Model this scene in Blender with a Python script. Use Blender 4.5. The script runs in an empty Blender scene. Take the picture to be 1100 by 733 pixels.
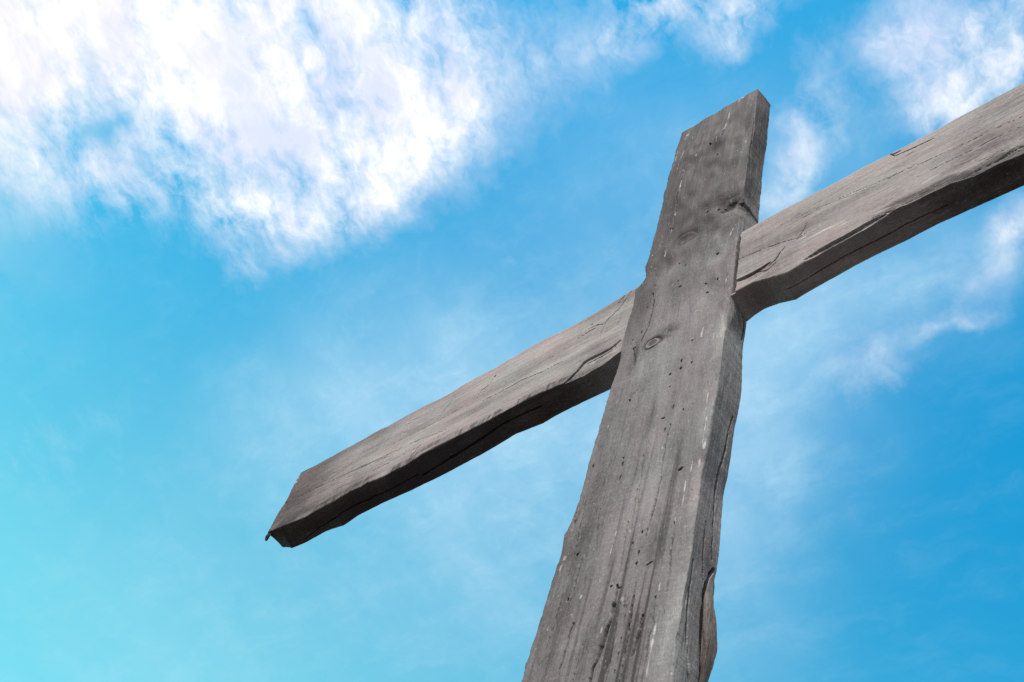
import bpy, math, random
import numpy as np
from mathutils import Matrix, Vector

# ------------------------------------------------------------------ camera, sky, sun, exposure
S = 0.2308                      # metres per survey unit (the upright is 1.30 units = 0.30 m wide)
F = 1150.0                      # focal length in photograph pixels (1100 wide)
def unit(v):
    v = np.array(v, float); return v / np.linalg.norm(v)
# world axes seen from the camera (right, down, forward): from the vanishing points of the timber edges
AZ = unit((332, -721.5, F))
AX = unit((1850, -1022, -F)); AX = unit(AX - AZ * (AX @ AZ))
AY = np.cross(AZ, AX)
ROT = np.array([AX, AY, AZ])
CAM = np.array([3.89 * S, -4.0 * S, 1.60])       # front face of the cross is the plane y = 0, base at the origin

C = bpy.context.scene
col = C.collection
cd = bpy.data.cameras.new('camera'); cam = bpy.data.objects.new('camera', cd); col.objects.link(cam)
m = Matrix(((ROT[0][0], -ROT[0][1], -ROT[0][2], CAM[0]),
            (ROT[1][0], -ROT[1][1], -ROT[1][2], CAM[1]),
            (ROT[2][0], -ROT[2][1], -ROT[2][2], CAM[2]),
            (0, 0, 0, 1)))
cam.matrix_world = m
cd.sensor_width = 36.0; cd.lens = 36.0 * F / 1100.0
cd.clip_start = 0.05; cd.clip_end = 5000
C.camera = cam
C.cycles.use_denoising = False
C.render.resolution_x, C.render.resolution_y = 1024, 682

SUN_EL, SUN_AZ = 60.0, 14.0     # azimuth measured from -Y (behind the camera) towards +X
SUN_STRENGTH = 3.0
SKY_STRENGTH = 0.10
EXPOSURE = 1.05
C.view_settings.view_transform = 'Standard'; C.view_settings.look = 'None'
C.view_settings.gamma = 1.0; C.view_settings.exposure = EXPOSURE
C.view_settings.use_curve_mapping = False

def ray(px, py):                # direction of a sight line, measured in the photograph
    r = ROT @ np.array([px - 550.0, py - 366.5, F]); return r / np.linalg.norm(r)
def layer(px, py):              # where a sight line meets the cloud layer (a plane overhead, height 1)
    r = ray(px, py); return np.array([r[0] / r[2], r[1] / r[2]])

sd = bpy.data.lights.new('sun', 'SUN'); sun = bpy.data.objects.new('sun', sd); col.objects.link(sun)
sd.energy = SUN_STRENGTH; sd.angle = math.radians(0.5); sd.color = (1.0, 0.925, 0.86)
el, az = math.radians(SUN_EL), math.radians(SUN_AZ)
sdir = Vector((math.sin(az) * math.cos(el), -math.cos(az) * math.cos(el), math.sin(el)))
sun.rotation_euler = sdir.to_track_quat('Z', 'Y').to_euler()
sun.location = (0, -3, 9)

class NT:                       # small node-tree writer
    def __init__(s, nt): s.nt = nt; nt.nodes.clear()
    def n(s, t, **k):
        nd = s.nt.nodes.new(t)
        for a, b in k.items(): setattr(nd, a, b)
        return nd
    def put(s, sock, v):
        if isinstance(v, bpy.types.NodeSocket): s.nt.links.new(v, sock)
        elif v is not None: sock.default_value = v
    def m(s, op, a, b=None, c=None, clamp=False):
        nd = s.n('ShaderNodeMath', operation=op, use_clamp=clamp)
        for i, v in enumerate((a, b, c)): s.put(nd.inputs[i], v)
        return nd.outputs[0]
    def v(s, op, a, b=None, c=None):
        nd = s.n('ShaderNodeVectorMath', operation=op)
        s.put(nd.inputs[0], a)
        if op == 'SCALE': s.put(nd.inputs['Scale'], b)
        else:
            s.put(nd.inputs[1], b); s.put(nd.inputs[2], c)
        return nd.outputs['Value'] if op in ('DOT_PRODUCT', 'LENGTH', 'DISTANCE') else nd.outputs[0]
    def noise(s, vec, scale, detail=4, rough=0.5, dist=0.0, colour=False, lac=2.0):
        nd = s.n('ShaderNodeTexNoise')
        s.put(nd.inputs['Vector'], vec); s.put(nd.inputs['Scale'], scale); s.put(nd.inputs['Detail'], detail)
        s.put(nd.inputs['Roughness'], rough); s.put(nd.inputs['Distortion'], dist); s.put(nd.inputs['Lacunarity'], lac)
        return nd.outputs['Color' if colour else 'Fac']
    def step(s, x, a, b, smooth=True, lo=0.0, hi=1.0):
        nd = s.n('ShaderNodeMapRange', interpolation_type='SMOOTHSTEP' if smooth else 'LINEAR')
        s.put(nd.inputs[0], x); s.put(nd.inputs[1], a); s.put(nd.inputs[2], b); s.put(nd.inputs[3], lo); s.put(nd.inputs[4], hi)
        return nd.outputs[0]
    def mix(s, f, a, b, mode='MIX'):
        nd = s.n('ShaderNodeMix', data_type='RGBA', blend_type=mode)
        s.put(nd.inputs[0], f); s.put(nd.inputs[6], a); s.put(nd.inputs[7], b)
        return nd.outputs[2]
    def ramp(s, f, stops):
        nd = s.n('ShaderNodeValToRGB'); e = nd.color_ramp.elements
        while len(e) < len(stops): e.new(0.5)
        for i, (p, c) in enumerate(stops): e[i].position = p; e[i].color = (*c, 1)
        s.put(nd.inputs[0], f); return nd.outputs[0]

w = bpy.data.worlds.new('World'); C.world = w; w.use_nodes = True
k = NT(w.node_tree)
out = k.n('ShaderNodeOutputWorld'); bg = k.n('ShaderNodeBackground'); bg.inputs['Strength'].default_value = SKY_STRENGTH
k.nt.links.new(bg.outputs[0], out.inputs[0])
sky = k.n('ShaderNodeTexSky', sky_type='NISHITA', sun_disc=False)
sky.sun_elevation = el; sky.sun_rotation = math.pi - az
sky.altitude = 200; sky.air_density = 1.0; sky.dust_density = 0.6; sky.ozone_density = 2.0
gen = k.n('ShaderNodeTexCoord').outputs['Generated']
sep = k.n('ShaderNodeSeparateXYZ'); k.put(sep.inputs[0], gen)
up = k.m('MAXIMUM', sep.outputs[2], 0.06)
cx = k.n('ShaderNodeCombineXYZ')
k.put(cx.inputs[0], k.m('DIVIDE', sep.outputs[0], up)); k.put(cx.inputs[1], k.m('DIVIDE', sep.outputs[1], up))
P = cx.outputs[0]               # place on the cloud layer overhead

def blob(px, py, rx, ry, ang=0, warp=P):
    c = layer(px, py); t = math.radians(ang)
    ax = layer(px + rx * math.cos(t), py + rx * math.sin(t)) - c
    ay = layer(px - ry * math.sin(t), py + ry * math.cos(t)) - c
    M = np.linalg.inv(np.array([ax, ay]).T)
    q = k.v('SUBTRACT', warp, (c[0], c[1], 0))
    a = k.v('DOT_PRODUCT', q, (M[0][0], M[0][1], 0)); b = k.v('DOT_PRODUCT', q, (M[1][0], M[1][1], 0))
    r2 = k.m('ADD', k.m('MULTIPLY', a, a), k.m('MULTIPLY', b, b))
    return k.m('POWER', 2.71828, k.m('MULTIPLY', r2, -1.0))
def gather(items, warp):
    tot = None
    for it in items:
        v = k.m('MULTIPLY', blob(*it[:4], it[5] if len(it) > 5 else 0, warp), it[4])
        tot = v if tot is None else k.m('ADD', tot, v)
    return tot

wn = k.noise(P, 3.2, 5, 0.55, colour=True)
warp = k.v('ADD', P, k.v('SCALE', k.v('SUBTRACT', wn, (0.5, 0.5, 0.5)), 0.16))
wn2 = k.noise(P, 14.0, 4, 0.6, colour=True)
warp2 = k.v('ADD', P, k.v('SCALE', k.v('SUBTRACT', wn2, (0.5, 0.5, 0.5)), 0.06))
CLOUD = [  # px, py, rx, ry, amount, angle
    (150, 10, 260, 95, 0.85), (30, 70, 110, 70, 0.45), (290, 110, 170, 95, 0.75, -10), (420, 140, 85, 70, 0.65, -30),
    (270, 225, 70, 40, 0.55, 20), (385, 212, 60, 28, 0.55, -25), (460, 40, 55, 60, 0.32), (120, 195, 80, 36, 0.32),
    (112, 140, 44, 18, -0.42, -30), (20, 170, 70, 45, 0.30), (325, 45, 16, 46, -0.42, 15), (455, 60, 46, 22, -0.32, -30),
    (195, 165, 40, 20, -0.20), (500, 90, 22, 60, 0.10), (70, 235, 110, 30, 0.08),
    (690, 25, 55, 30, 0.38, -30), (790, 22, 50, 32, 0.42, -35), (605, 80, 70, 45, 0.17, -40), (740, 5, 90, 22, 0.32),
    (1050, 30, 90, 60, 0.42, -25), (1030, 95, 70, 40, 0.34, -35), (965, 45, 30, 45, 0.30), (1085, 90, 40, 50, 0.25), (1000, 130, 40, 30, 0.25),
    (862, 160, 34, 56, 0.23, 25), (838, 205, 26, 44, 0.18, 25), (880, 120, 40, 60, 0.14, 25), (895, 60, 50, 30, 0.10),
    (1090, 240, 45, 26, 0.34, -30), (1020, 352, 45, 10, 0.22, -14), (1050, 300, 60, 30, 0.20, -20), (935, 390, 40, 45, 0.20, -50),
    (545, 288, 20, 12, 0.14, 40), (60, 480, 120, 60, 0.06), (265, 290, 24, 20, 0.25, 40),
]
dens = gather(CLOUD, warp2)
wind = layer(290, 190) - layer(240, 90); wind = wind / np.linalg.norm(wind)
def drawn(vec, k1, k2):          # coordinates stretched along the wind
    c = k.n('ShaderNodeCombineXYZ')
    k.put(c.inputs[0], k.m('MULTIPLY', k.v('DOT_PRODUCT', vec, (float(wind[0]), float(wind[1]), 0)), k1))
    k.put(c.inputs[1], k.m('MULTIPLY', k.v('DOT_PRODUCT', vec, (float(-wind[1]), float(wind[0]), 0)), k2))
    return c.outputs[0]
f1 = k.noise(drawn(warp, 0.76, 1.16), 7.5, 10, 0.60, 0.0)
f2 = k.noise(drawn(warp2, 0.85, 1.15), 27.0, 8, 0.64, 0.0)
fb = k.m('ADD', k.m('MULTIPLY', k.m('SUBTRACT', f1, 0.5), 2.1), k.m('MULTIPLY', k.m('SUBTRACT', f2, 0.5), 1.5))
dd = k.m('ADD', k.m('MINIMUM', dens, 0.82), k.m('MULTIPLY', fb, k.step(dens, 0.0, 0.55, True, 0.10, 1.0)))
cover = k.step(dd, 0.05, 0.90, False)
GLOW_VEIL = [  # pale glow around the cross, painted into the sky as thin haze
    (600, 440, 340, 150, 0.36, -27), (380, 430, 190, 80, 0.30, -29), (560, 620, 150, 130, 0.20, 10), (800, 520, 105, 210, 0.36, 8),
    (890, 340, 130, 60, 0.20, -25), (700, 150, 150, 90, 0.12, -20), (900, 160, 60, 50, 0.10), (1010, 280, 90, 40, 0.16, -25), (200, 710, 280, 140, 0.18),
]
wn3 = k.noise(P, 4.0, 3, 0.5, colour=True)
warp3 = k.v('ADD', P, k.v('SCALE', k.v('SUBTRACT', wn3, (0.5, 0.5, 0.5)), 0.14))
glow_veil = gather(GLOW_VEIL, warp3)
glow_veil = k.m('MULTIPLY', glow_veil, k.m('ADD', k.step(f1, 0.25, 0.75, True, 0.72, 1.18), k.m('MULTIPLY', k.m('SUBTRACT', f2, 0.5), 0.35)))
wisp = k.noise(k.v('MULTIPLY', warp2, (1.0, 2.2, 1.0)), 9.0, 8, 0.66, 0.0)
glow_veil = k.m('ADD', glow_veil, k.m('MULTIPLY', k.step(wisp, 0.42, 0.75), k.m('ADD', 0.05, k.m('MULTIPLY', glow_veil, 0.30))))
glow_veil = k.m('MINIMUM', k.m('MAXIMUM', glow_veil, 0.0), 0.66)

# the blue itself: the Nishita sky, pushed towards the photograph's saturated azure, turquoise low in the sky
tint_hi = (0.06, 1.21, 1.31, 1); tint_lo = (0.72, 1.90, 1.30, 1)
ldir = ray(350, 820) - ray(800, 200); ldir = ldir / np.linalg.norm(ldir)
low = k.step(k.v('DOT_PRODUCT', gen, tuple(float(x) for x in ldir)), float(ray(800, 200) @ ldir), float(ray(350, 820) @ ldir), False)
blue = k.mix(1.0, sky.outputs[0], k.mix(k.m('POWER', low, 1.8), tint_hi, tint_lo), 'MULTIPLY')
glow_veil_col = (2.9, 4.15, 4.9, 1)
c1 = k.mix(glow_veil, blue, glow_veil_col)
shade = k.step(k.noise(drawn(warp, 0.8, 1.2), 10.0, 6, 0.6), 0.36, 0.62)
white = k.mix(shade, (3.7, 4.05, 4.95, 1), (5.6, 5.5, 5.5, 1))
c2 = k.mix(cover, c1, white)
# unseen bright cloud behind and right of camera, added to whiten light on the wood
back = k.m('MAXIMUM', k.step(sep.outputs[1], 0.05, -0.45), k.step(sep.outputs[0], 0.10, 0.45))
c3 = k.mix(k.m('MULTIPLY', back, k.step(f1, 0.34, 0.52)), c2, (4.9, 4.6, 4.4, 1))
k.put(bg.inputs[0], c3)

# ------------------------------------------------------------------ materials
def wood(name, along, tones, warm, saw_amt, saw_tilt, relief=0.0022):
    """weathered timber; along = index of the object axis the grain runs along"""
    mt = bpy.data.materials.new(name); mt.use_nodes = True
    k = NT(mt.node_tree)
    out = k.n('ShaderNodeOutputMaterial'); b = k.n('ShaderNodeBsdfPrincipled'); k.nt.links.new(b.outputs[0], out.inputs[0])
    oc = k.n('ShaderNodeTexCoord').outputs['Object']
    def stretched(across, lengthwise, off=0.0):
        sc = [across] * 3; sc[along] = lengthwise
        return k.v('ADD', k.v('MULTIPLY', oc, tuple(sc)), (off, off * 0.7, off * 1.3))
    wv = k.v('ADD', oc, k.v('SCALE', k.v('SUBTRACT', k.noise(oc, 5.0, 2, 0.5, colour=True), (0.5, 0.5, 0.5)), 0.03))
    def wst(across, lengthwise, off):
        sc = [across] * 3; sc[along] = lengthwise
        return k.v('ADD', k.v('MULTIPLY', wv, tuple(sc)), (off, off * 0.7, off * 1.3))
    fibre = k.noise(wst(420, 16, 3), 1.0, 4, 0.65)
    streak = k.noise(wst(75, 2.6, 11), 1.0, 5, 0.62)
    broad = k.noise(wst(14, 1.5, 23), 1.0, 4, 0.55)
    blot = k.noise(stretched(11, 7, 37), 1.0, 5, 0.55)
    speck = k.noise(stretched(230, 120, 5), 1.0, 2, 0.6)
    pit = k.noise(stretched(160, 45, 51), 1.0, 3, 0.6)
    # saw marks run nearly square across the grain
    sv = [3.0, 3.0, 3.0]; sv[along] = 95.0
    tilt = k.v('DOT_PRODUCT', wv, tuple(saw_tilt)); tv = [0, 0, 0]; tv[along] = 1
    saw = k.noise(k.v('MULTIPLY', k.v('ADD', wv, k.v('SCALE', tuple(float(x) for x in tv), tilt)), tuple(sv)), 1.0, 3, 0.6)
    patch = k.step(k.noise(stretched(5, 3, 71), 1.0, 3, 0.5), 0.35, 0.65)
    at = k.n('ShaderNodeAttribute', attribute_name='tone').outputs['Color']
    ch = k.n('ShaderNodeSeparateColor'); k.put(ch.inputs[0], at)
    tone, fleck, stain = ch.outputs  # stain: dirt plus painted-in shade of cracks and holes
    def c0(x, a): return k.m('MULTIPLY', k.m('SUBTRACT', x, 0.5), a)
    fine = k.noise(stretched(480, 300, 7), 1.0, 2, 0.6)
    val = k.m('ADD', tone, c0(fibre, 0.34))
    for x, a in ((streak, 0.32), (broad, 0.16), (blot, 0.54), (speck, 0.38), (fine, 0.30)): val = k.m('ADD', val, c0(x, a))
    val = k.m('ADD', val, k.m('MULTIPLY', c0(saw, saw_amt), patch))
    colr = k.ramp(val, tones)
    colr = k.mix(k.m('MULTIPLY', k.step(broad, 0.4, 0.7), 0.55), colr, k.mix(1.0, colr, warm, 'MULTIPLY'))
    hue = k.noise(stretched(9, 6, 91), 1.0, 4, 0.6)
    colr = k.mix(k.step(hue, 0.35, 0.65), k.mix(1.0, colr, (0.95, 1.0, 1.0, 1), 'MULTIPLY'), k.mix(1.0, colr, (1.03, 0.975, 0.99, 1), 'MULTIPLY'))
    colr = k.mix(k.m('MULTIPLY', k.step(pit, 0.68, 0.76), 0.45), colr, (0.05, 0.042, 0.04, 1))
    colr = k.mix(k.m('MULTIPLY', k.step(speck, 0.66, 0.78), 0.45), colr, (0.42, 0.39, 0.36, 1))
    colr = k.mix(stain, colr, (0.030, 0.024, 0.022, 1))  # near-black tint for cracks and holes: dirt plus painted-in shade
    colr = k.mix(k.m('MULTIPLY', fleck, k.step(speck, 0.25, 0.5, True, 0.55, 1.0)), colr, (0.62, 0.60, 0.56, 1))
    k.put(b.inputs['Base Color'], colr)
    k.put(b.inputs['Roughness'], k.step(streak, 0.2, 0.8, True, 0.72, 0.92))
    b.inputs['Specular IOR Level'].default_value = 0.2
    hgt = k.m('ADD', k.m('MULTIPLY', fibre, 0.45), k.m('MULTIPLY', streak, 0.6))
    hgt = k.m('ADD', hgt, k.m('MULTIPLY', k.m('MULTIPLY', saw, patch), saw_amt * 1.8))
    hgt = k.m('SUBTRACT', hgt, k.m('MULTIPLY', k.step(pit, 0.66, 0.74), 0.5))
    hgt = k.m('ADD', hgt, k.m('MULTIPLY', speck, 0.40))
    bp = k.n('ShaderNodeBump'); bp.inputs['Strength'].default_value = 0.75; bp.inputs['Distance'].default_value = relief
    k.put(bp.inputs['Height'], hgt); k.put(b.inputs['Normal'], bp.outputs[0])
    return mt

GREY = [(0.0, (0.036, 0.033, 0.033)), (0.25, (0.078, 0.073, 0.073)), (0.50, (0.150, 0.143, 0.143)), (0.75, (0.225, 0.217, 0.213)), (1.0, (0.36, 0.345, 0.335))]
WARM = [(0.0, (0.046, 0.038, 0.037)), (0.25, (0.105, 0.092, 0.089)), (0.50, (0.205, 0.188, 0.183)), (0.75, (0.290, 0.268, 0.258)), (1.0, (0.42, 0.39, 0.37))]
M_UP = wood('weathered_grey_timber', 2, GREY, (1.0, 0.97, 0.96, 1), 0.24, (0.22, 0, 0))
M_CR = wood('weathered_pale_timber', 0, WARM, (1.03, 0.94, 0.90, 1), 0.26, (0, 0, 0.05), 0.0018)

def ground_material():
    mt = bpy.data.materials.new('grass_ground'); mt.use_nodes = True
    k = NT(mt.node_tree)
    out = k.n('ShaderNodeOutputMaterial'); b = k.n('ShaderNodeBsdfPrincipled'); k.nt.links.new(b.outputs[0], out.inputs[0])
    oc = k.n('ShaderNodeTexCoord').outputs['Object']
    a = k.noise(oc, 0.35, 5, 0.6); f = k.noise(oc, 26.0, 5, 0.65)
    c = k.ramp(k.m('ADD', k.m('MULTIPLY', a, 0.5), k.m('MULTIPLY', f, 0.5)), [(0.3, (0.046, 0.040, 0.039)), (0.5, (0.074, 0.063, 0.061)), (0.7, (0.112, 0.096, 0.092))])
    k.put(b.inputs['Base Color'], c); b.inputs['Roughness'].default_value = 0.95
    bp = k.n('ShaderNodeBump'); bp.inputs['Distance'].default_value = 0.05; k.put(bp.inputs['Height'], f); k.put(b.inputs['Normal'], bp.outputs[0])
    return mt

# ------------------------------------------------------------------ ground (below the picture)
def build_ground():
    rr = np.concatenate([[0.0], np.geomspace(0.6, 3000, 46)]); na = 64
    v = [(0, 0, 0.0)]; fs = []
    for r in rr[1:]:
        for j in range(na):
            t = 2 * math.pi * j / na
            z = -0.02 * min(r, 12) + (0.03 * math.sin(r * 1.7 + 3 * t) if r < 40 else 0) * min(1, r / 3)
            v.append((r * math.cos(t), r * math.sin(t), z))
    for j in range(na): fs.append((0, 1 + j, 1 + (j + 1) % na))
    for i in range(len(rr) - 2):
        for j in range(na):
            a = 1 + i * na + j; b = 1 + i * na + (j + 1) % na
            fs.append((a, a + na, b + na, b))
    me = bpy.data.meshes.new('ground'); me.from_pydata(v, [], fs); me.materials.append(ground_material())
    me.polygons.foreach_set('use_smooth', [True] * len(me.polygons))
    o = bpy.data.objects.new('ground', me); col.objects.link(o); o['kind'] = 'structure'
    return o
build_ground()

# ------------------------------------------------------------------ numeric helpers
def _hash(ix, iy, seed):
    h = (ix.astype(np.int64) * 374761393 + iy.astype(np.int64) * 668265263 + seed * 1274126177) & 0xffffffff
    h = ((h ^ (h >> 13)) * 1274126177) & 0xffffffff
    h = (h ^ (h >> 16)) & 0xffffffff
    return h.astype(np.float64) / 4294967295.0
def vnoise(x, y, seed=0):
    ix, iy = np.floor(x), np.floor(y); fx, fy = x - ix, y - iy
    fx = fx * fx * fx * (fx * (fx * 6 - 15) + 10); fy = fy * fy * fy * (fy * (fy * 6 - 15) + 10)
    a = _hash(ix, iy, seed); b = _hash(ix + 1, iy, seed); c = _hash(ix, iy + 1, seed); d = _hash(ix + 1, iy + 1, seed)
    return (a + (b - a) * fx) * (1 - fy) + (c + (d - c) * fx) * fy - 0.5
def fbm(x, y, seed=0, oct=4, gain=0.5):
    t = np.zeros(np.broadcast(x, y).shape); amp = 1.0; f = 1.0
    for i in range(oct):
        t = t + amp * vnoise(x * f + 17.3 * i, y * f + 9.1 * i, seed + i); amp *= gain; f *= 2.03
    return t
def on(px, py, y=0.0):          # survey: where the sight line of a photograph point meets the plane y (survey units from the camera)
    r = ROT @ np.array([px - 550.0, py - 366.5, F]); return r * ((4.0 + y) / r[1])
def smooth(f, lo, hi):
    t = np.clip((f - lo) / (hi - lo), 0, 1); return t * t * (3 - 2 * t)

# ------------------------------------------------------------------ a rough-sawn plank, ring by ring
def plank(name, mat, T, A0, A1, B0, B1, D, Y0, RF0, RF1, counts, features, place, ends, parent):
    """T: stations along the grain. A0/A1: front edges across the face, B0/B1: back edges, D: thickness, Y0: front face depth.
    RF0/RF1: rounding of the two front edges.  All in survey units; place() maps (a, y, t) to world axes."""
    nF, nS, nB, nL = counts
    n = len(T)
    def dense_ends(m): s = np.linspace(0, 1, m, endpoint=False); return s
    u = np.concatenate([dense_ends(nF), np.ones(nS), 1 - dense_ends(nB), np.zeros(nL)])
    v = np.concatenate([np.zeros(nF), dense_ends(nS), np.ones(nB), 1 - dense_ends(nL)])
    u[nF:nF + nS] = 1.0
    W = (A1 - A0)[:, None]; Dm = D[:, None]
    a = u[None, :] * W; y = v[None, :] * Dm
    right = (u > 0.5)[None, :]; front = (v < 0.5)[None, :]
    r = np.where(front, np.where(right, RF1[:, None], RF0[:, None]), 0.03)
    qa = np.clip(a, r, W - r); qy = np.clip(y, r, Dm - r)
    na, ny = a - qa, y - qy
    L = np.maximum(np.hypot(na, ny), 1e-9); na /= L; ny /= L
    a = qa + na * r; y = qy + ny * r
    fr = y / Dm; ua = a / W
    t = np.repeat(T[:, None], a.shape[1], 1)
    a = a + A0[:, None] + fr * (ua * (B1 - A1)[:, None] + (1 - ua) * (B0 - A0)[:, None])
    wf, ws, wb, wl = np.clip(-ny, 0, 1), np.clip(na, 0, 1), np.clip(ny, 0, 1), np.clip(-na, 0, 1)
    h, tone, fleck, stain = features(a, y, t, wf, ws, wb, wl)
    a = a + na * h; y = y + ny * h + Y0(t)
    t = ends(a, y, t)
    X, Yv, Z = place(a, y, t)
    co = np.stack([X, Yv, Z], -1).reshape(-1, 3)
    m_ = a.shape[1]
    i = np.arange(n - 1)[:, None] * m_; j = np.arange(m_)[None, :]; j2 = (np.arange(m_) + 1) % m_
    quads = np.stack([i + j, i + j2, i + m_ + j2, i + m_ + j], -1).reshape(-1, 4)
    me = bpy.data.meshes.new(name)
    nv, nq = len(co), len(quads)
    me.vertices.add(nv); me.vertices.foreach_set('co', co.ravel())
    loops = np.concatenate([quads.ravel(), np.arange(m_)[::-1], (n - 1) * m_ + np.arange(m_)])
    me.loops.add(len(loops)); me.loops.foreach_set('vertex_index', loops.astype(np.int32))
    starts = np.concatenate([np.arange(nq) * 4, [nq * 4, nq * 4 + m_]])
    me.polygons.add(nq + 2); me.polygons.foreach_set('loop_start', starts.astype(np.int32))
    sm = np.ones(nq + 2, bool); sm[-2:] = False
    me.polygons.foreach_set('use_smooth', sm)
    me.update(calc_edges=True); me.validate()
    at = me.color_attributes.new('tone', 'FLOAT_COLOR', 'POINT')
    c = np.stack([tone, fleck, stain, np.ones_like(tone)], -1).reshape(-1, 4)
    at.data.foreach_set('color', np.clip(c, -1, 2).astype(np.float32).ravel())
    me.materials.append(mat)
    o = bpy.data.objects.new(name, me); col.objects.link(o); o.parent = parent
    return o

def seg_dist(a, t, pts):
    """distance to a polyline, signed side and position along it (0..1)"""
    best = np.full(a.shape, 1e9); side = np.zeros(a.shape); pos = np.zeros(a.shape)
    lens = [math.dist(pts[i], pts[i + 1]) for i in range(len(pts) - 1)]; tot = sum(lens); acc = 0
    for (p, q), l in zip(zip(pts[:-1], pts[1:]), lens):
        d = (q[0] - p[0], q[1] - p[1]); l2 = max(l * l, 1e-12)
        s = np.clip(((a - p[0]) * d[0] + (t - p[1]) * d[1]) / l2, 0, 1)
        ex, ey = a - p[0] - s * d[0], t - p[1] - s * d[1]; e = np.hypot(ex, ey)
        m_ = e < best
        best = np.where(m_, e, best); side = np.where(m_, np.sign(d[0] * ey - d[1] * ex), side); pos = np.where(m_, (acc + s * l) / tot, pos)
        acc += l
    return best, side, pos

class Carver:
    """adds cracks, holes, knots and flecks, given in the photograph's survey, to the height and tone of a face"""
    def __init__(s, a, t, wgt, conv):
        s.a, s.t, s.w, s.conv = a, t, wgt, conv
        s.h = np.zeros(a.shape); s.tone = np.zeros(a.shape); s.fleck = np.zeros(a.shape); s.stain = np.zeros(a.shape)  # stain holds crack and hole dirt plus painted-in shade
    def sub(s, pts, pad):
        A = [p[0] for p in pts]; Tt = [p[1] for p in pts]
        m_ = (s.w > 0.3) & (s.a > min(A) - pad) & (s.a < max(A) + pad) & (s.t > min(Tt) - pad) & (s.t < max(Tt) + pad)
        return np.nonzero(m_)
    def crack(s, pix, width, depth, dirt_shade=0.5, wob=0.012, lift=0.0, reach=0.15, seed=1):
        pts = [s.conv(*p) for p in pix]
        ix = s.sub(pts, max(0.1, reach * 2)); 
        if not len(ix[0]): return
        a, t = s.a[ix], s.t[ix]
        wob = wob * 0.35; aw = a + wob * fbm(a * 9, t * 9, seed, 3) * 2
        tw = t + wob * fbm(a * 9 + 50, t * 9, seed + 7, 3) * 2
        d, side, pos = seg_dist(aw, tw, pts)
        ww = width * (0.35 + 0.65 * np.sin(np.pi * np.clip(pos * 0.92 + 0.04, 0, 1)) ** 0.6) * (1 + 0.7 * vnoise(pos * 14, pos * 0, seed + 3))
        g = np.clip(1 - d / np.maximum(ww, 1e-4), 0, 1) ** 0.7
        s.h[ix] -= depth * g * s.w[ix]
        s.stain[ix] = np.maximum(s.stain[ix], dirt_shade * g)  # dirt colour that also paints the shade inside the crack
        if lift:
            e = np.sin(np.pi * np.clip(pos, 0, 1)) ** 0.5
            s.h[ix] += lift * e * np.exp(-d / reach) * (side * np.sign(lift) > 0) * np.sign(lift) * np.sign(lift)
    def ledge(s, pix, drop, reach, below, tint=0.0, seed=1):     # a layer has split off on one side of the line
        pts = [s.conv(*p) for p in pix]; ix = s.sub(pts, reach * 1.6)
        if not len(ix[0]): return
        a, t = s.a[ix], s.t[ix]
        d, side, pos = seg_dist(a + 0.010 * fbm(a * 9, t * 9, seed, 3), t + 0.010 * fbm(a * 9 + 50, t * 9, seed + 7, 3), pts)
        g = (side * below < 0) * smooth(-d, -reach, -reach * 0.35) * np.clip(np.sin(np.pi * pos), 0, 1) ** 0.5
        s.h[ix] -= drop * g * s.w[ix]; s.tone[ix] += tint * g
    def hole(s, px, py, along, across, depth=0.05, ang=0.0, dirt_shade=0.7):
        if along <= 0.018 and across <= 0.018: return
        c = s.conv(px, py); ix = s.sub([c], along * 2.2 + across)
        a, t = s.a[ix] - c[0], s.t[ix] - c[1]; ca, sa = math.cos(ang), math.sin(ang)
        x, y = a * ca + t * sa, -a * sa + t * ca
        g = np.clip(1.0 - np.hypot(x / (0.66 * across), y / (0.85 * along)) + 0.45 * fbm(x * 40, y * 20, int(px), 2), 0, 1)
        g = smooth(g, 0.0, 0.45); s.h[ix] -= depth * g; s.stain[ix] = np.maximum(s.stain[ix], dirt_shade * g)
    def mark(s, px, py, along, across, amount, ang=0.0, seed=0):    # pale fleck (+) of dried paint
        c = s.conv(px, py); ix = s.sub([c], along * 2.2 + across)
        a, t = s.a[ix] - c[0], s.t[ix] - c[1]; ca, sa = math.cos(ang), math.sin(ang)
        x, y = a * ca + t * sa, -a * sa + t * ca
        g = np.clip(1.3 - np.hypot(x / across, y / along) + 1.1 * fbm(x * 45, y * 16, seed + int(px * 3), 3), 0, 1)
        s.fleck[ix] = np.maximum(s.fleck[ix], 0.72 * amount * smooth(g, 0.4, 1.1))
    def stainblot(s, px, py, along, across, amount, ang=0.0):       # water stain in the grain
        c = s.conv(px, py); ix = s.sub([c], along * 2.6 + across)
        a, t = s.a[ix] - c[0], s.t[ix] - c[1]; ca, sa = math.cos(ang), math.sin(ang)
        x, y = a * ca + t * sa, -a * sa + t * ca
        g = np.exp(-((x / across) ** 2 + (y / along) ** 2)) * (1 + 2.0 * fbm(x * 22, y * 3.5, int(px) + 5, 5, 0.6))
        s.tone[ix] -= amount * np.clip(g, 0, 1.3)
    def dent(s, px, py, along, across, depth, ang=0.0):
        c = s.conv(px, py); ix = s.sub([c], along * 2.6 + across)
        a, t = s.a[ix] - c[0], s.t[ix] - c[1]; ca, sa = math.cos(ang), math.sin(ang)
        x, y = a * ca + t * sa, -a * sa + t * ca
        s.h[ix] -= depth * np.exp(-((x / across) ** 2 + (y / along) ** 2)) * s.w[ix]
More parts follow.
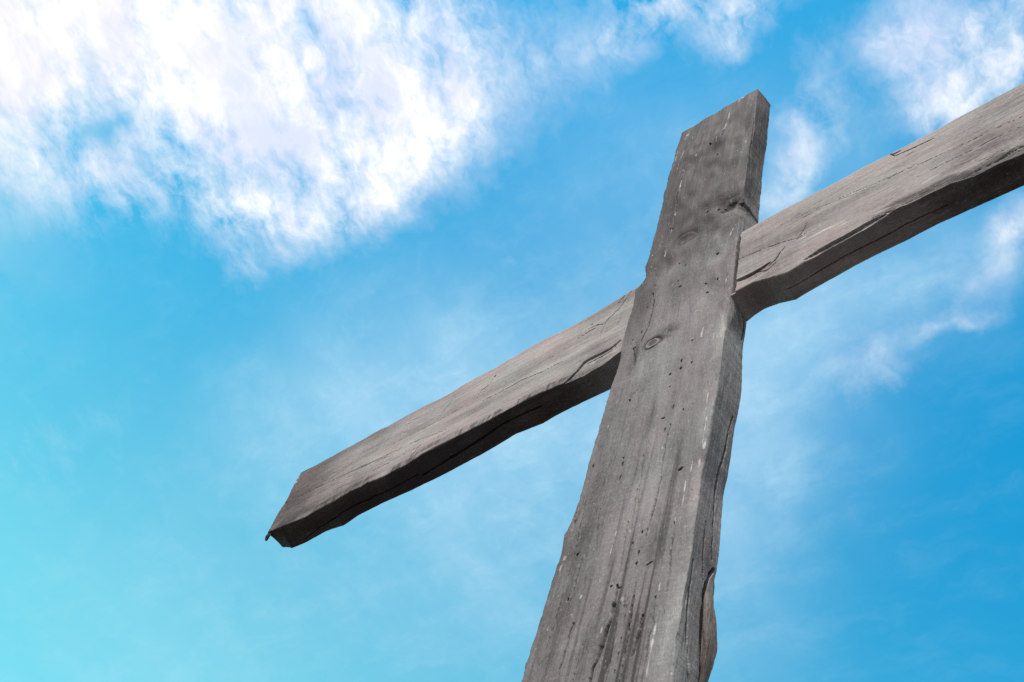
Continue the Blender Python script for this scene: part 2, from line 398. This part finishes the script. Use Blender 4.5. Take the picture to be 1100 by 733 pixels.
    def knot(s, px, py, ra, rt, eye=1.0):
        c = s.conv(px, py); ix = s.sub([c], max(ra, rt) * 3.2)
        a, t = s.a[ix] - c[0], s.t[ix] - c[1]
        rr = np.hypot(a / ra, t / rt) * (1 + 0.25 * fbm(a * 12, t * 8, int(px), 3))
        rings = np.cos(rr * 7.0) * np.exp(-rr * 1.1)
        s.tone[ix] += eye * (0.16 * np.exp(-((rr - 0.75) / 0.25) ** 2) - 0.20 * np.exp(-((rr - 1.1) / 0.25) ** 2) - 0.22 * np.exp(-(rr / 0.45) ** 2) - 0.14 * np.exp(-(rr / 1.7) ** 2))
        s.tone[ix] += eye * 0.05 * rings
        s.h[ix] += eye * 0.004 * rings - eye * 0.006 * np.exp(-((rr - 1.08) / 0.16) ** 2) - eye * 0.008 * np.exp(-(rr / 0.3) ** 2)

# ------------------------------------------------------------------ the cross
cross = bpy.data.objects.new('wooden_cross', None); col.objects.link(cross); cross.location = (0, 0, 0)
cross['label'] = 'tall weathered grey wooden cross of two rough-sawn planks, standing alone against the sky'
cross['category'] = 'cross'
OX, OZ = CAM[0] / S, CAM[2] / S         # survey units from the camera to the foot of the cross

# traced edges (photograph pixels)
UL = [(731.5,143.3),(725.5,161.9),(719,184),(713.2,205.5),(711.8,216.4),(705,243.7),(700.9,258.5),(695.5,277.8),(691.8,287),(692.6,297.4),(688,304.5),(681.5,311.5),(679.5,324),(678.4,333.7),(671,354.4),(666.5,371),(665.4,382.9),(659.4,403.6),(653.4,420.3),(647.6,441),(645.2,453.3),(638,474.2),(630,499.7),(624.3,525.2),(617.4,548.4),(613,560),(605,574.2),(602.6,590.7),(594.4,616.7),(584.9,645),(575.5,675.8),(564.8,706.5),(557.7,733)]
UR = [(814,95),(808.7,140),(803.2,170),(800.5,197),(797.8,206),(795.6,224.6),(793.2,249.2),(787,300),(781.2,341.4),(774.7,383),(769.6,420),(764.6,441.7),(758.8,481),(753,511),(748.4,548),(739.7,607),(733.8,647.5),(726.7,685),(720.8,733)]
UB = [(828.6,114.1),(827,126),(825,148.2),(821,189),(818.2,211),(815.5,238.3),(803.8,344),(801.2,375),(796.8,420),(795.9,428),(790,460),(785.4,492.7),(782,516),(778.5,534),(778.3,548),(777,560),(775.0,592),(772.5,612),(768,640),(764,670),(760,699),(757,733)]
CT = [(323,507.4),(338.8,500.3),(364.6,486),(390.3,472.2),(406,463),(411.8,459.8),(414.7,459.2),(430.5,450),(453.4,437.2),(480,424.4),(497.3,413),(526,397.4),(554.5,381.6),(583.2,365),(611.8,351.2),(640.5,335.4),(663.4,321.5),(679,310.5),(792.9,251),(816.8,238),(853.6,218),(890.5,199.7),(927.3,179.4),(956.7,165.0),(986,150),(1019,131.5),(1059.8,109.5),(1100,88)]
CBF = [(285.8,573.4),(304.4,564.8),(327.3,556.2),(356,540.4),(376,528.5),(387.5,523.8),(393.2,519.8),(413.3,511.2),(436.2,500.3),(453.4,487.9),(483,473.3),(511.6,459),(540,443.2),(568.9,427.5),(603.2,413),(626,404),(645,393),(664.8,377),(786.6,315.6),(808.4,303.9),(826.6,299),(846.3,292.8),(868.4,278.8),(901.5,260.4),(934.6,242),(964,221.8),(997.2,207),(1019.3,196),(1045,188.6),(1071,173.9),(1100,162.8)]
CBB = [(300,590.5),(313,590.5),(327.3,584.8),(350.2,572),(362,567.5),(368.9,565.6),(384.6,554.7),(413.3,540.4),(442,527.5),(480,509),(497.3,500),(526,484.7),(554.5,467.5),(566,463),(583,456.7),(597.5,447.5),(611.8,440.3),(634.7,429),(653.4,420.3),(803.3,346),(812,339),(821.4,333),(837,327),(855.5,322.5),(866.5,315.6),(901.5,296.5),(942,275),(971.5,261),(1008,242),(1037.7,229),(1074.5,212.5),(1100,200.8)]
UD, CD = 0.335, 0.30                    # thickness of the upright and of the crossbeam
CY = 0.015                              # the crossbeam's face sits this far behind the upright's

def pick(pts, y, ai, ti):
    q = np.array([on(*p, y) for p in pts]); o = np.argsort(q[:, ti]); return q[o, ti], q[o, ai]
def curve(T, pts, y, ai, ti, sig):
    tt, aa = pick(pts, y, ai, ti)
    f = np.interp(T, tt, aa)
    return f

# ---- upright: grain along z
ztop = float(np.mean([on(731.5, 143.3)[2], on(814, 95)[2]]))
zs_vis = []
z = 4.3
while z < ztop: zs_vis.append(z); z += 0.0052 * (0.35 + z / 9.0)
T = np.concatenate([np.linspace(-OZ - 0.3, 4.3, 260, endpoint=False), zs_vis, [ztop]])
jit = lambda f, s, amp: amp * fbm(T * f, T * 0 + s, s, 4, 0.5)
A0 = curve(T, UL, 0, 0, 2, 0) + jit(3, 3, 0.014) + jit(14, 6, 0.004)
A1 = curve(T, UR, 0, 0, 2, 0) + jit(2, 9, 0.010) + jit(12, 16, 0.003)
B1 = curve(T, UB, UD, 0, 2, 0) + jit(2, 12, 0.012) + jit(12, 13, 0.005)
B0 = A0 + 0.02 + jit(2, 14, 0.10)
RF0 = 0.020 + 0.014 * np.abs(jit(6, 21, 2.0)); RF1 = 0.010 + 0.012 * np.abs(jit(3, 22, 2.0))
RF1 = RF1 + 0.085 * np.exp(-((T - on(786, 328)[2]) / 0.30) ** 2)
RF1 = RF1 + 0.10 * np.exp(-((T - on(794, 221)[2]) / 0.20) ** 2)
RF1 = np.minimum(RF1, 0.13)

def up_pt(px, py): q = on(px, py, 0); return (q[0], q[2])
def up_side(px, py):                    # a point on the right-hand side: across = depth
    r = ROT @ np.array([px - 550.0, py - 366.5, F]); q = r * (-3.235 / r[0]); return (q[1] - 4.0, q[2])

def up_features(a, y, t, wf, ws, wb, wl):
    anym = np.maximum(wf, ws)
    # long waves and sawn unevenness
    h = 0.016 * fbm(a * 1.6, t * 0.55, 31, 3) + 0.009 * fbm(a * 6 + y * 6, t * 1.3, 33, 4) + 0.0035 * fbm(a * 40 + y * 40, t * 3.5, 35, 3)
    top = smooth(t, 8.6, 11.6)
    fade = smooth(-t, -(ztop - 0.15), -(ztop - 1.3)) * smooth(np.minimum(a - np.interp(t, T, A0), np.interp(t, T, A1) - a), 0.0, 0.22)
    h = h + 0.10 * top * fbm(a * 2.4 + 5, t * 1.0, 41, 3) * wf * fade
    tone = 0.50 + 0.20 * fbm(a * 1.2, t * 0.35, 51, 4) + 0.16 * fbm(a * 7 + y * 7, t * 0.5, 53, 4)
    tone = tone - (0.34 + 0.12 * smooth(t, 10.5, 13.0)) * top * wf + 0.22 * top * fbm(a * 3.2 + 0.5 * t, t * 1.3, 43, 4) * wf
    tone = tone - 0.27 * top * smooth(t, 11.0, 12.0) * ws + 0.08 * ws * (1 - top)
    # fine upright cracks and drip stains, denser towards the foot
    low = smooth(-t, -8.2, -5.6)
    ridg = np.abs(fbm(a * 9 + 0.25 * fbm(a * 3, t * 1.2, 61, 2), t * 0.42, 63, 4)); g = smooth(-ridg, -0.035, -0.004) * smooth(fbm(a * 2.2, t * 0.5, 65, 3), 0.0, 0.25)
    h = h - 0.016 * g * wf * (0.35 + low); tone = tone - 0.28 * g * wf * (0.25 + low)
    drip = smooth(fbm(a * 15, t * 0.30, 67, 4), 0.05, 0.42) * low
    mid = smooth(np.abs((a - np.interp(t, T, A0)) / 1.3 - 0.60) * -1, -0.34, -0.12)
    tone = tone - (0.10 + 0.36 * mid) * drip * wf
    tone = tone - 0.03 - 0.10 * smooth(-(a - np.interp(t, T, A0)), -0.65, -0.10) * wf + 0.12 * fbm(a * 3.0 + 9, t * 0.9, 55, 5, 0.6)
    # right front corner, paler in patches
    xr = np.interp(t, T, A1)
    e = xr - a
    tone = tone + (0.20 * smooth(-e, -0.16, -0.02) * smooth(fbm(a * 4, t * 2.5, 71, 4), -0.3, 0.2)) * wf * (1 - 0.6 * top)
    c = Carver(a, t, wf, up_pt)
    c.knot(699.6, 368.6, 0.080, 0.085, 1.6); c.knot(736.5, 254.4, 0.13, 0.11, 0.75); c.knot(786, 216, 0.12, 0.14, 0.8)
    # soft hollows and stains in the upper part
    for px, py, al, ac, am, an in ((772,139,.32,.36,.20,1.1),(768,165,.28,.26,.22,1.0),(757,181,.35,.22,.14,.4),(748,212,.6,.14,.16,0),(791,214,.22,.18,.34,.9),(782,222,.28,.10,.24,.7),
                                   (739,252,.16,.24,.18,.7),(760,262,.5,.14,.10,.2),(715,360,.14,.13,.24,.9),(786,318,.30,.16,.15,.3),(770,305,.35,.2,.10,.2),(740,150,.8,.10,.10,0),(795,120,.5,.12,.10,0),
                                   (679,386,.22,.045,.24,0),(697,450,.35,.05,.12,0),(686,505,.25,.05,.14,0),(720,236,.5,.12,.08,0)):
        c.stainblot(px, py, al, ac, am, an); c.dent(px, py, al, ac, 0.028 * am / 0.2, an)
    c.dent(790, 212, 0.22, 0.16, 0.030, 0.5); c.dent(800, 300, 0.6, 0.10, 0.02)
    # cracks
    c.crack([(702,316),(702.5,326),(701,336),(696,352),(688,367)], 0.011, 0.040, 0.55)
    c.crack([(679.3,374),(679.6,384),(679,398)], 0.010, 0.03, 0.4)
    c.crack([(743,150),(738,178),(735,190)], 0.012, 0.03, 0.45, 0.02); c.crack([(735,192),(731,206),(726,228),(720,252),(715,272)], 0.009, 0.03, 0.3, 0.02)
    c.crack([(710,513),(706,530),(701,549),(698.5,558),(693,577)], 0.009, 0.04, 0.6, 0.015)
    c.crack([(720,455),(716,470),(712,492),(709,515)], 0.006, 0.03, 0.35, 0.015)
    c.crack([(662,628),(659,655),(652,678),(647,690),(637,718),(630,745)], 0.016, 0.045, 0.6, 0.03)
    c.crack([(690,660),(688,674),(683,690),(679,704)], 0.013, 0.045, 0.65, 0.02)
    c.crack([(681,640),(676,665),(670,700),(664,745)], 0.008, 0.03, 0.5, 0.03)
    c.crack([(616,668),(606,700),(598,745)], 0.010, 0.03, 0.45, 0.03); c.crack([(625,600),(617,632),(608,662)], 0.006, 0.02, 0.35, 0.03)
    c.crack([(724,560),(721,590),(719,612),(716,636)], 0.007, 0.03, 0.45, 0.02); c.crack([(704,640),(699,672),(693,705),(686,745)], 0.007, 0.025, 0.4, 0.03)
    c.crack([(684,525),(680,548),(677,570)], 0.008, 0.02, 0.35, 0.02); c.crack([(690,487),(686,520),(684,545)], 0.006, 0.02, 0.3, 0.02)
    c.crack([(673,560),(668,590),(664,615)], 0.006, 0.02, 0.3, 0.03)
    c.crack([(800,100),(797,112)], 0.012, 0.04, 0.6); c.crack([(787,117),(784,130),(778,150)], 0.008, 0.03, 0.35, .02)
    c.crack([(776,227),(785,218),(794,213.5)], 0.075, 0.030, 0.42, 0.03)
    # worm slits and holes
    for px, py, al, ac, an in ((722.2,438.2,.055,.013,-.05),(713.6,461.4,.048,.013,-.05),(714.7,491.6,.018,.014,0),(711.5,449.5,.012,.030,.3),(706.7,454.6,.016,.014,0),(733.7,440.5,.03,.007,0),(719.5,416,.02,.012,0),
                               (669.5,492,.020,.014,0),(668.5,499,.045,.012,.05),(665.6,514.7,.05,.011,-.05),(731,504.3,.030,.026,-.9),(641.7,489,.016,.016,0),(637,500.8,.028,.014,0),(656,484.5,.012,.012,0),(676,430,.03,.012,.3),
                               (619.9,595.5,.022,.014,0),(685.5,594,.055,.015,-.06),(683,605,.025,.018,0),(697,605,.013,.055,.35),(679.4,583,.022,.014,0),(689.5,571.5,.025,.012,0),(662.9,627,.018,.016,0),(665,631,.012,.022,0),(609.7,643.9,.022,.012,0),(635.5,636.5,.014,.016,0),(656,629.5,.012,.02,0),
                               (732,388,.040,.016,0),(731.4,396,.030,.020,0),(743,390,.020,.014,0),(769.6,271.5,.030,.022,.4),(757.9,305,.024,.016,0),(759.2,314,.022,.018,0),(729.4,303.5,.026,.014,0),(731.5,309.5,.020,.026,.4),
                               (736.5,285.5,.035,.016,-.3),(704,307.5,.02,.02,0),(695.8,330.5,.022,.012,0),(702,328,.018,.016,0),(706.8,327.4,.018,.014,0),(691.3,346.6,.018,.018,0),(689.3,357,.024,.014,0),(679.5,365,.016,.022,0),(681,372.8,.014,.030,.3),
                               (770.6,299.5,.03,.012,0),(743.5,366,.012,.02,0),(720,403,.02,.02,0),(728.5,282,.02,.012,0),(771.5,226,.06,.014,0),(760,228,.03,.02,0),(770,271,.02,.02,0),(719,245,.04,.012,0),(721.5,245,.05,.010,0),(771.5,168,.05,.02,0),(765,158,.05,.02,.4)):
        c.hole(px, py, al, ac, 0.05, an)
    # flecks of old whitewash
    for px, py, al, ac, am in ((735.5,190,.13,.012,.9),(732.5,204,.20,.018,1.),(726,228,.16,.014,.85),(720,248,.05,.011,.6),(715.5,269,.15,.020,1.),(732.5,168,.25,.012,.55),(728,182,.2,.01,.45),(726,170,.3,.012,.4),
                               (783.2,123,.28,.012,.65),(779,137,.2,.012,.6),(773,152,.12,.01,.6),(797,104,.10,.04,.7),(794,107,.25,.012,.6),(750,170,.05,.02,.55),(757,143,.1,.012,.4),(744,147,.2,.012,.5),(738,146,.06,.05,.5),
                               (779.5,300.5,.07,.010,.8),(782,297,.04,.02,.6),(784.5,249,.07,.016,.6),(786.5,246,.04,.02,.5),(754,358,.07,.012,.75),(755.5,353,.05,.008,.6),(771,419,.05,.008,.5),(766,362,.12,.006,.6),
                               (723.3,464.5,.03,.008,.7),(719.5,494,.03,.008,.7),(711,481,.02,.01,.5),(736.5,491.5,.03,.010,.6),(760,430,.25,.008,.75),(758,460,.25,.008,.7),(757,480,.10,.014,.8),(752,497,.10,.012,.6),
                               (743,505,.12,.008,.7),(736,525,.12,.007,.8),(733,545,.2,.007,.7),(725,560,.12,.006,.5),(659.5,578,.10,.008,.7),(656.5,588,.06,.007,.6),(676,570,.025,.012,.7),(602,611,.07,.010,.6),(606,600,.03,.02,.5),
                               (624,641,.02,.016,.6),(667.6,643,.03,.014,.6),(708,630,.05,.006,.7),(676,657,.02,.012,.6),(703,676,.10,.009,.8),(700,690,.14,.009,.75),(696,712,.2,.007,.6),(646,677,.03,.012,.5),(589,674,.03,.01,.5),(640,600,.02,.014,.5),(588,676,.02,.012,.5)):
        c.mark(px, py, al, ac, am)
    rs = random.Random(4)
    for _ in range(330):                # scattered tiny flecks, most near the two corners
        tt = rs.uniform(4.5, 15.4); x0, x1 = np.interp(tt, T, A0), np.interp(tt, T, A1)
        q = rs.random(); uu = rs.random() if q < 0.4 else (1 - 0.16 * rs.random() if q < 0.8 else 0.15 * rs.random())
        r_ = ROT.T @ np.array([x0 + uu * (x1 - x0), 4.0, tt]); px, py = 550 + F * r_[0] / r_[2], 366.5 + F * r_[1] / r_[2]
        k_ = (tt / 8.0)
        if rs.random() < 0.85: c.mark(px, py, rs.uniform(.005, .024) * k_, rs.uniform(.003, .006) * k_, rs.uniform(.2, .55), 0, rs.randrange(999))
    # side
    d = Carver(y, t, ws, up_side)
    d.crack([(786,448),(783,461),(779,480),(773,508),(770,540),(768,566),(765.5,600)], 0.012, 0.05, 0.65, 0.02)
    d.crack([(768,611),(764,618),(760.5,628),(758.5,642),(757.5,665),(757,700),(755.5,745)], 0.022, 0.09, 0.9, 0.006)
    d.crack([(797,212),(804,224),(813,239)], 0.06, 0.03, 0.45, 0.03)
    d.crack([(795,330),(799,352),(796,366)], 0.014, 0.04, 0.5); d.crack([(760,560),(757,590),(757,625)], 0.008, 0.03, 0.4)
    d.crack([(747,600),(742,650),(741,690),(743,733)], 0.012, 0.03, 0.3, 0.02); d.crack([(812,120),(808,160),(807,190)], .012, .03, .3)
    for px, py, al, ac, am in ((785,345,.15,.1,.25),(796,352,.2,.08,.25),(812,160,.8,.12,.18),(806,200,.3,.12,.25),(768,470,.6,.08,.10),(805,228,.1,.1,.3),(765,600,.5,.05,.16)): d.stainblot(px, py, al, ac, am)
    for px, py, al, ac, am in ((806.5,230,.06,.03,.8),(790.5,372,.05,.02,.5),(772,508.5,.03,.016,.6),(741,640,.1,.012,.5),(742,690,.2,.012,.5),(744,715,.06,.02,.5)): d.mark(px, py, al, ac, am)
    c.h = c.h * (0.25 + 0.75 * fade)
    for q in (c, d): h = h + q.h; tone = tone + q.tone
    return h, tone, np.maximum(c.fleck, d.fleck), np.clip(c.stain + d.stain, 0, 0.92)

def up_ends(a, y, t):
    return t + smooth(t, ztop - 0.6, ztop) * (0.05 * fbm(a * 5, y * 5, 81, 4) - 0.035 * (a + 3.9) / 0.65)
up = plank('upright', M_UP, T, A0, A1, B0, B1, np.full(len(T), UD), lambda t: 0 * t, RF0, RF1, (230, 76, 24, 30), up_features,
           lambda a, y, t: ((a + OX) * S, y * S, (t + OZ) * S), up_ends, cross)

# ---- crossbeam: grain along x; 'across' runs downwards
xl, xr_ = -10.13, 2.35
xs = []; x = xl
while x < -0.1: xs.append(x); x += 0.0062 * (0.75 + abs(x) / 14.0)
TX = np.concatenate([xs, np.linspace(-0.1, xr_, 160)])
jx = lambda f, s, amp: amp * fbm(TX * f, TX * 0 + s, s, 4, 0.5)
a0 = -curve(TX, CT, CY, 2, 0, 0) + jx(2, 103, 0.012) + jx(14, 106, 0.005)
a1 = -curve(TX, CBF, CY, 2, 0, 0) + jx(3, 109, 0.012) + jx(16, 116, 0.007)
b1 = -curve(TX, CBB, CY + CD, 2, 0, 0) + jx(2, 112, 0.012) + jx(14, 113, 0.005)
b0 = a0 + 0.02 + jx(2, 114, 0.08)
rf0 = 0.018 + 0.012 * np.abs(jx(6, 121, 2.0)); rf1 = 0.010 + 0.012 * np.abs(jx(3, 122, 2.0))
def cr_pt(px, py): q = on(px, py, CY); return (-q[2], q[0])
def cr_under(px, py):
    r = ROT @ np.array([px - 550.0, py - 366.5, F]); q = r * (9.18 / r[2]); return (q[1] - 4.0 - CY, q[0])

def cr_features(a, y, t, wf, ws, wb, wl):
    h = 0.012 * fbm(a * 1.4, t * 0.5, 131, 3) + 0.004 * fbm(a * 5 + y * 6, t * 1.1, 133, 4) + 0.0016 * fbm(a * 36 + y * 36, t * 3.2, 135, 3)
    tone = 0.52 + 0.26 * fbm(a * 1.4 + 3, t * 0.7, 151, 5, 0.6) + 0.17 * fbm(a * 7 + y * 7, t * 0.45, 153, 4)
    ridg = np.abs(fbm(a * 7 + 0.3 * fbm(a * 3, t * 1.0, 161, 2), t * 0.30, 163, 4)); g = smooth(-ridg, -0.022, -0.003) * smooth(fbm(a * 2, t * 0.4, 165, 3), 0.08, 0.35)
    h = h - 0.008 * g * wf; tone = tone - 0.10 * g * wf
    # grey towards the left tip, dark speckled band along the lower corner of the left arm
    tone = tone - 0.20 * smooth(-t, 8.0, 10.0) * wf + 0.08 * smooth(-t, 5.0, 6.2) * wf * smooth(t, -9.0, -7.6)
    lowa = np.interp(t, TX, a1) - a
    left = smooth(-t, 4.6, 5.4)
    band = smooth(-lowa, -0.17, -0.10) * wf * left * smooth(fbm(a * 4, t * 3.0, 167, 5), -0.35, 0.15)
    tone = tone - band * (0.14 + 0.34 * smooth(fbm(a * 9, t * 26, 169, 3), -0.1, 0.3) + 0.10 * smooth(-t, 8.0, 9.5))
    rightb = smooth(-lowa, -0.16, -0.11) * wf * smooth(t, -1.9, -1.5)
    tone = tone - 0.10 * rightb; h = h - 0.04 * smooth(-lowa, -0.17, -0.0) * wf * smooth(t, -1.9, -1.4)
    # underside shade painted into the tone, deepest on left arm and right end
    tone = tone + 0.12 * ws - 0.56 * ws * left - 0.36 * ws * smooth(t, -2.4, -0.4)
    c = Carver(a, t, wf, cr_pt)
    # right arm
    c.crack([(785,304),(796,300),(808,294.5),(818,289),(828,282)], 0.0086, 0.040, 0.56, 0.012, 0.010, 0.10)
    c.crack([(826,286),(833,280),(838,272),(843,266)], 0.0072, 0.040, 0.40)
    c.crack([(812,292),(824,290),(834,283)], 0.0058, 0.032, 0.32)
    c.crack([(864,279),(880,269),(897,260),(915,250),(932,240),(950,229)], 0.0065, 0.040, 0.56, 0.012, 0.010, 0.10)
    c.crack([(888,266),(900,262),(912,257),(928,247)], 0.0065, 0.040, 0.48)
    c.crack([(936,236),(950,228),(966,220),(980,214),(998,207)], 0.0043, 0.024, 0.20)
    c.crack([(788,281),(810,272),(835,262),(858,256),(866,250)], 0.0043, 0.024, 0.32, 0.02)
    c.crack([(856,258),(864,246),(866,240)], 0.0050, 0.024, 0.32)
    c.crack([(957,166),(962,168),(978,161),(1003,149)], 0.0072, 0.048, 0.48); c.crack([(958,166.5),(963,165),(968,162)], 0.0101, 0.040, 0.48)
    c.crack([(900,214),(950,193),(1000,171),(1060,143),(1105,122)], 0.0036, 0.016, 0.20, 0.02); c.crack([(830,246),(880,223),(940,200),(985,176)], 0.0029, 0.012, 0.16, 0.02)
    c.crack([(985,190),(1030,168),(1070,148),(1105,132)], 0.0036, 0.016, 0.24, 0.02)
    c.knot(1040, 170, 0.07, 0.12, 0.25); c.stainblot(862, 245, .12, .10, .14); c.stainblot(1096, 108, .25, .12, .25); c.stainblot(1090, 118, .2, .05, .2)
    c.stainblot(830, 285, .25, .10, .14); c.stainblot(1050, 155, .5, .2, .08); c.stainblot(800, 262, .25, .18, .08)
    c.dent(900, 266, .25, .10, .025); c.dent(975, 218, .12, .06, .02)
    for px, py, al, ac, am in ((870,252,.14,.012,.55),(885,248,.16,.012,.6),(897,243,.10,.010,.55),(906,241,.06,.012,.5),(855,272,.12,.012,.5),(917,207,.04,.012,.5),(950,225,.2,.02,.45),(975,213,.2,.035,.5),(1000,192,.12,.02,.3),(995,160,.1,.01,.35)):
        c.mark(px, py, al, ac * 1.1, am)
    c.ledge([(785,304),(796,300),(808,294.5),(818,289),(828,282)], 0.014, 0.20, 1, 0.06)
    c.ledge([(864,279),(880,269),(897,260),(915,250),(932,240),(950,229)], 0.018, 0.16, 1, 0.10); c.ledge([(940,236),(966,220),(998,207)], 0.02, 0.2, 1, 0.16)
    # left arm
    c.ledge([(600,417),(606,412),(618,399),(626,389),(632,385),(645,379),(655,374),(668,365)], 0.030, 0.40, 1, -0.02)
    c.crack([(666,366),(655,374),(645,379),(632,385),(626,389),(618,399),(606,412)], 0.0101, 0.056, 0.60, 0.010, -0.018, 0.08)
    c.crack([(664,369),(652,378),(640,384),(630,389)], 0.0050, 0.032, 0.40)
    c.crack([(606,388),(580,401),(560,409),(540,420),(515,433)], 0.0043, 0.024, 0.36, 0.015)
    c.crack([(678,313),(672,322),(664,333),(652,345),(645,358)], 0.0065, 0.032, 0.40, 0.02); c.crack([(675,322),(668,338),(662,350)], 0.0043, 0.024, 0.28, .02)
    c.crack([(632,354),(641,350),(648,349)], 0.0058, 0.024, 0.36); c.crack([(621,364),(634,356),(642,352)], 0.0050, 0.024, 0.32)
    c.crack([(531,405),(526,413),(517,420),(512,428)], 0.0050, 0.024, 0.32, 0.015); c.crack([(486,430),(478,440),(470,450)], 0.0043, 0.024, 0.28, 0.02)
    c.crack([(305,541),(350,520),(400,497),(440,477),(478,462)], 0.0043, 0.016, 0.32, 0.02); c.crack([(420,478),(460,458),(500,436)], 0.0029, 0.012, 0.16, .02)
    c.crack([(452,478),(447,484),(441,491)], 0.0072, 0.024, 0.40); c.crack([(676,311),(671,318),(664,326)], 0.0086, 0.032, 0.48)
    for px, py, ac, al in ((531.6,404.5,.022,.028),(542.2,404.8,.014,.016),(621,371.5,.014,.018),(464,442,.014,.014),(451,442,.012,.014),(636,349,.02,.014),(412,460,.02,.05),(346,515,.012,.02),(320,513,.014,.02)): c.hole(px, py, ac, al, 0.05)
    for px, py, al, ac, am in ((324,512,.04,.03,.7),(321,517,.03,.04,.7),(356,511,.08,.012,.35),(445,485,.06,.02,.5),(452,455,.05,.012,.4),(655,378,.22,.020,.45),(636,388,.12,.020,.45),(545,418,.08,.01,.3),(560,378,.2,.01,.35),(300,555,.02,.02,.4)):
        c.mark(px, py, al, ac * 1.1, am)
    c.stainblot(345, 520, .55, .08, .10); c.stainblot(410, 475, .5, .07, .14); c.stainblot(330, 548, .5, .09, .16); c.stainblot(655, 350, .2, .1, .12); c.stainblot(640, 395, .3, .05, .12)
    # underside
    d = Carver(y, t, ws, cr_under)
    d.crack([(455,509),(485,492),(515,474),(545,456),(580,440)], 0.014, 0.04, 0.6, 0.01); d.crack([(330,575),(370,548),(410,530),(450,508)], 0.010, 0.03, 0.5, 0.01)
    d.crack([(845,312),(900,283),(960,255),(1020,226)], 0.006, 0.03, 0.4, 0.01); d.mark(876.5, 303.5, .016, .03, .9)
    for q in (c, d): h = h + q.h; tone = tone + q.tone
    # half-lap: where the upright passes, the face is cut back into the timber
    x0 = np.interp(-a, T, A0) + 0.03; x1 = np.interp(-a, T, A1) + 0.030
    cut = ((t > x0) & (t < x1)).astype(float)
    h = h - 0.14 * cut * wf - 0.0 * wl
    return h, tone, np.maximum(c.fleck, d.fleck), np.clip(c.stain + d.stain, 0, 0.92)

def cr_ends(a, y, t):
    f = smooth(-t, 9.7, 10.13)
    za, zb = -10.57, -9.20
    return t + f * (-0.075 + 0.16 * (a - za) / (zb - za) + 0.016 * fbm(a * 6, y * 6, 181, 4) - 0.02 * y)
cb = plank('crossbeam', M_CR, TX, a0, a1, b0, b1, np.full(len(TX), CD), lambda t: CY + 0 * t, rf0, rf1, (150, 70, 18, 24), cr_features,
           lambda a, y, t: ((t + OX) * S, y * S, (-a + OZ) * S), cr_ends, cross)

# ---- a loose flake splitting away from the foot of the upright's side
FLAKE = [(0.0, (0.05, 0.038, 0.032)), (0.30, (0.10, 0.080, 0.070)), (0.55, (0.17, 0.145, 0.130)), (0.8, (0.25, 0.225, 0.205)), (1.0, (0.36, 0.33, 0.31))]
M_FL = wood('split_brown_timber', 2, FLAKE, (1.06, 0.92, 0.85, 1), 0.1, (0, 0.1, 0))
XS = -3.222
def side_pts(pix, x):
    q = []
    for px, py in pix:
        r = ROT @ np.array([px - 550.0, py - 366.5, F]); p = r * (x / r[0]); q.append((p[2], p[1] - 4.0))
    q.sort(); return np.array(q).T
inner = side_pts([(774.6, 604), (771, 611), (767, 618), (763.5, 628), (761, 640), (759.5, 660), (758.5, 690), (757, 712), (756, 733), (755, 760)], XS)
outer = side_pts([(772.6, 602), (773.0, 612), (773.6, 628), (771, 640), (769.3, 652), (770.6, 676), (770.4, 699), (766, 716), (763, 724), (760.5, 735), (757, 762)], XS)
TF = np.linspace(max(inner[0][0], outer[0][0]) + 0.01, min(inner[0][-1], outer[0][-1]) - 0.01, 240)
fa0 = np.interp(TF, *inner); fa1 = np.maximum(np.interp(TF, *outer), fa0 + 0.012)
def fl_features(a, y, t, wf, ws, wb, wl):
    h = 0.010 * fbm(a * 12, t * 3, 201, 4) * wf + 0.006 * fbm(a * 30 + y * 30, t * 6, 203, 3)
    tone = 0.48 + 0.30 * fbm(a * 14 + y * 10, t * 1.2, 205, 4) - 0.34 * smooth(-t, -5.2, -4.45)
    return h, tone, 0 * h, 0 * h
fl = plank('loose_flake', M_FL, TF, fa0, fa1, fa0 + 0.01, fa1 - 0.01, np.full(len(TF), 0.05), lambda t: 0.006 * np.sin(t * 6) + 0.06 * smooth(t, TF[-1] - 0.55, TF[-1]), np.full(len(TF), 0.004), np.full(len(TF), 0.005),
           (40, 16, 12, 12), fl_features, lambda a, y, t: ((XS - y + OX) * S, a * S, (t + OZ) * S), lambda a, y, t: t, up)
fl['label'] = 'brown flake of wood split loose from the side of the post'

# ---- a sliver hanging from the tip of the left arm
def sliver(parent):
    p0 = on(287.5, 576, CY + 0.02); pts = [(0.02, 0, 0.02, 0.030), (0.0, 0, -0.03, 0.028), (0.0, 0.01, -0.05, 0.022), (0.006, 0.015, -0.07, 0.014), (0.002, 0.01, -0.085, 0.004)]
    v, f = [], []
    for dx, dy, dz, r_ in pts:
        for j in range(8):
            t = j * math.pi / 4; rr = r_ * (1.0 + 0.35 * math.sin(3 * t + dz * 30))
            v.append(((p0[0] + dx + rr * math.cos(t) + OX) * S, (p0[1] - 4.0 + dy + rr * 0.7 * math.sin(t)) * S, (p0[2] + dz + OZ) * S))
    for i in range(len(pts) - 1):
        for j in range(8): f.append((i * 8 + j, i * 8 + (j + 1) % 8, i * 8 + 8 + (j + 1) % 8, i * 8 + 8 + j))
    f.append(tuple(range(8))); f.append(tuple(range(len(v) - 1, len(v) - 9, -1)))
    me = bpy.data.meshes.new('splinter'); me.from_pydata(v, [], f); me.materials.append(M_FL)
    at = me.color_attributes.new('tone', 'FLOAT_COLOR', 'POINT'); at.data.foreach_set('color', [0.12, 0, 0, 1] * len(v))
    o = bpy.data.objects.new('splinter', me); col.objects.link(o); o.parent = parent
sliver(cb)
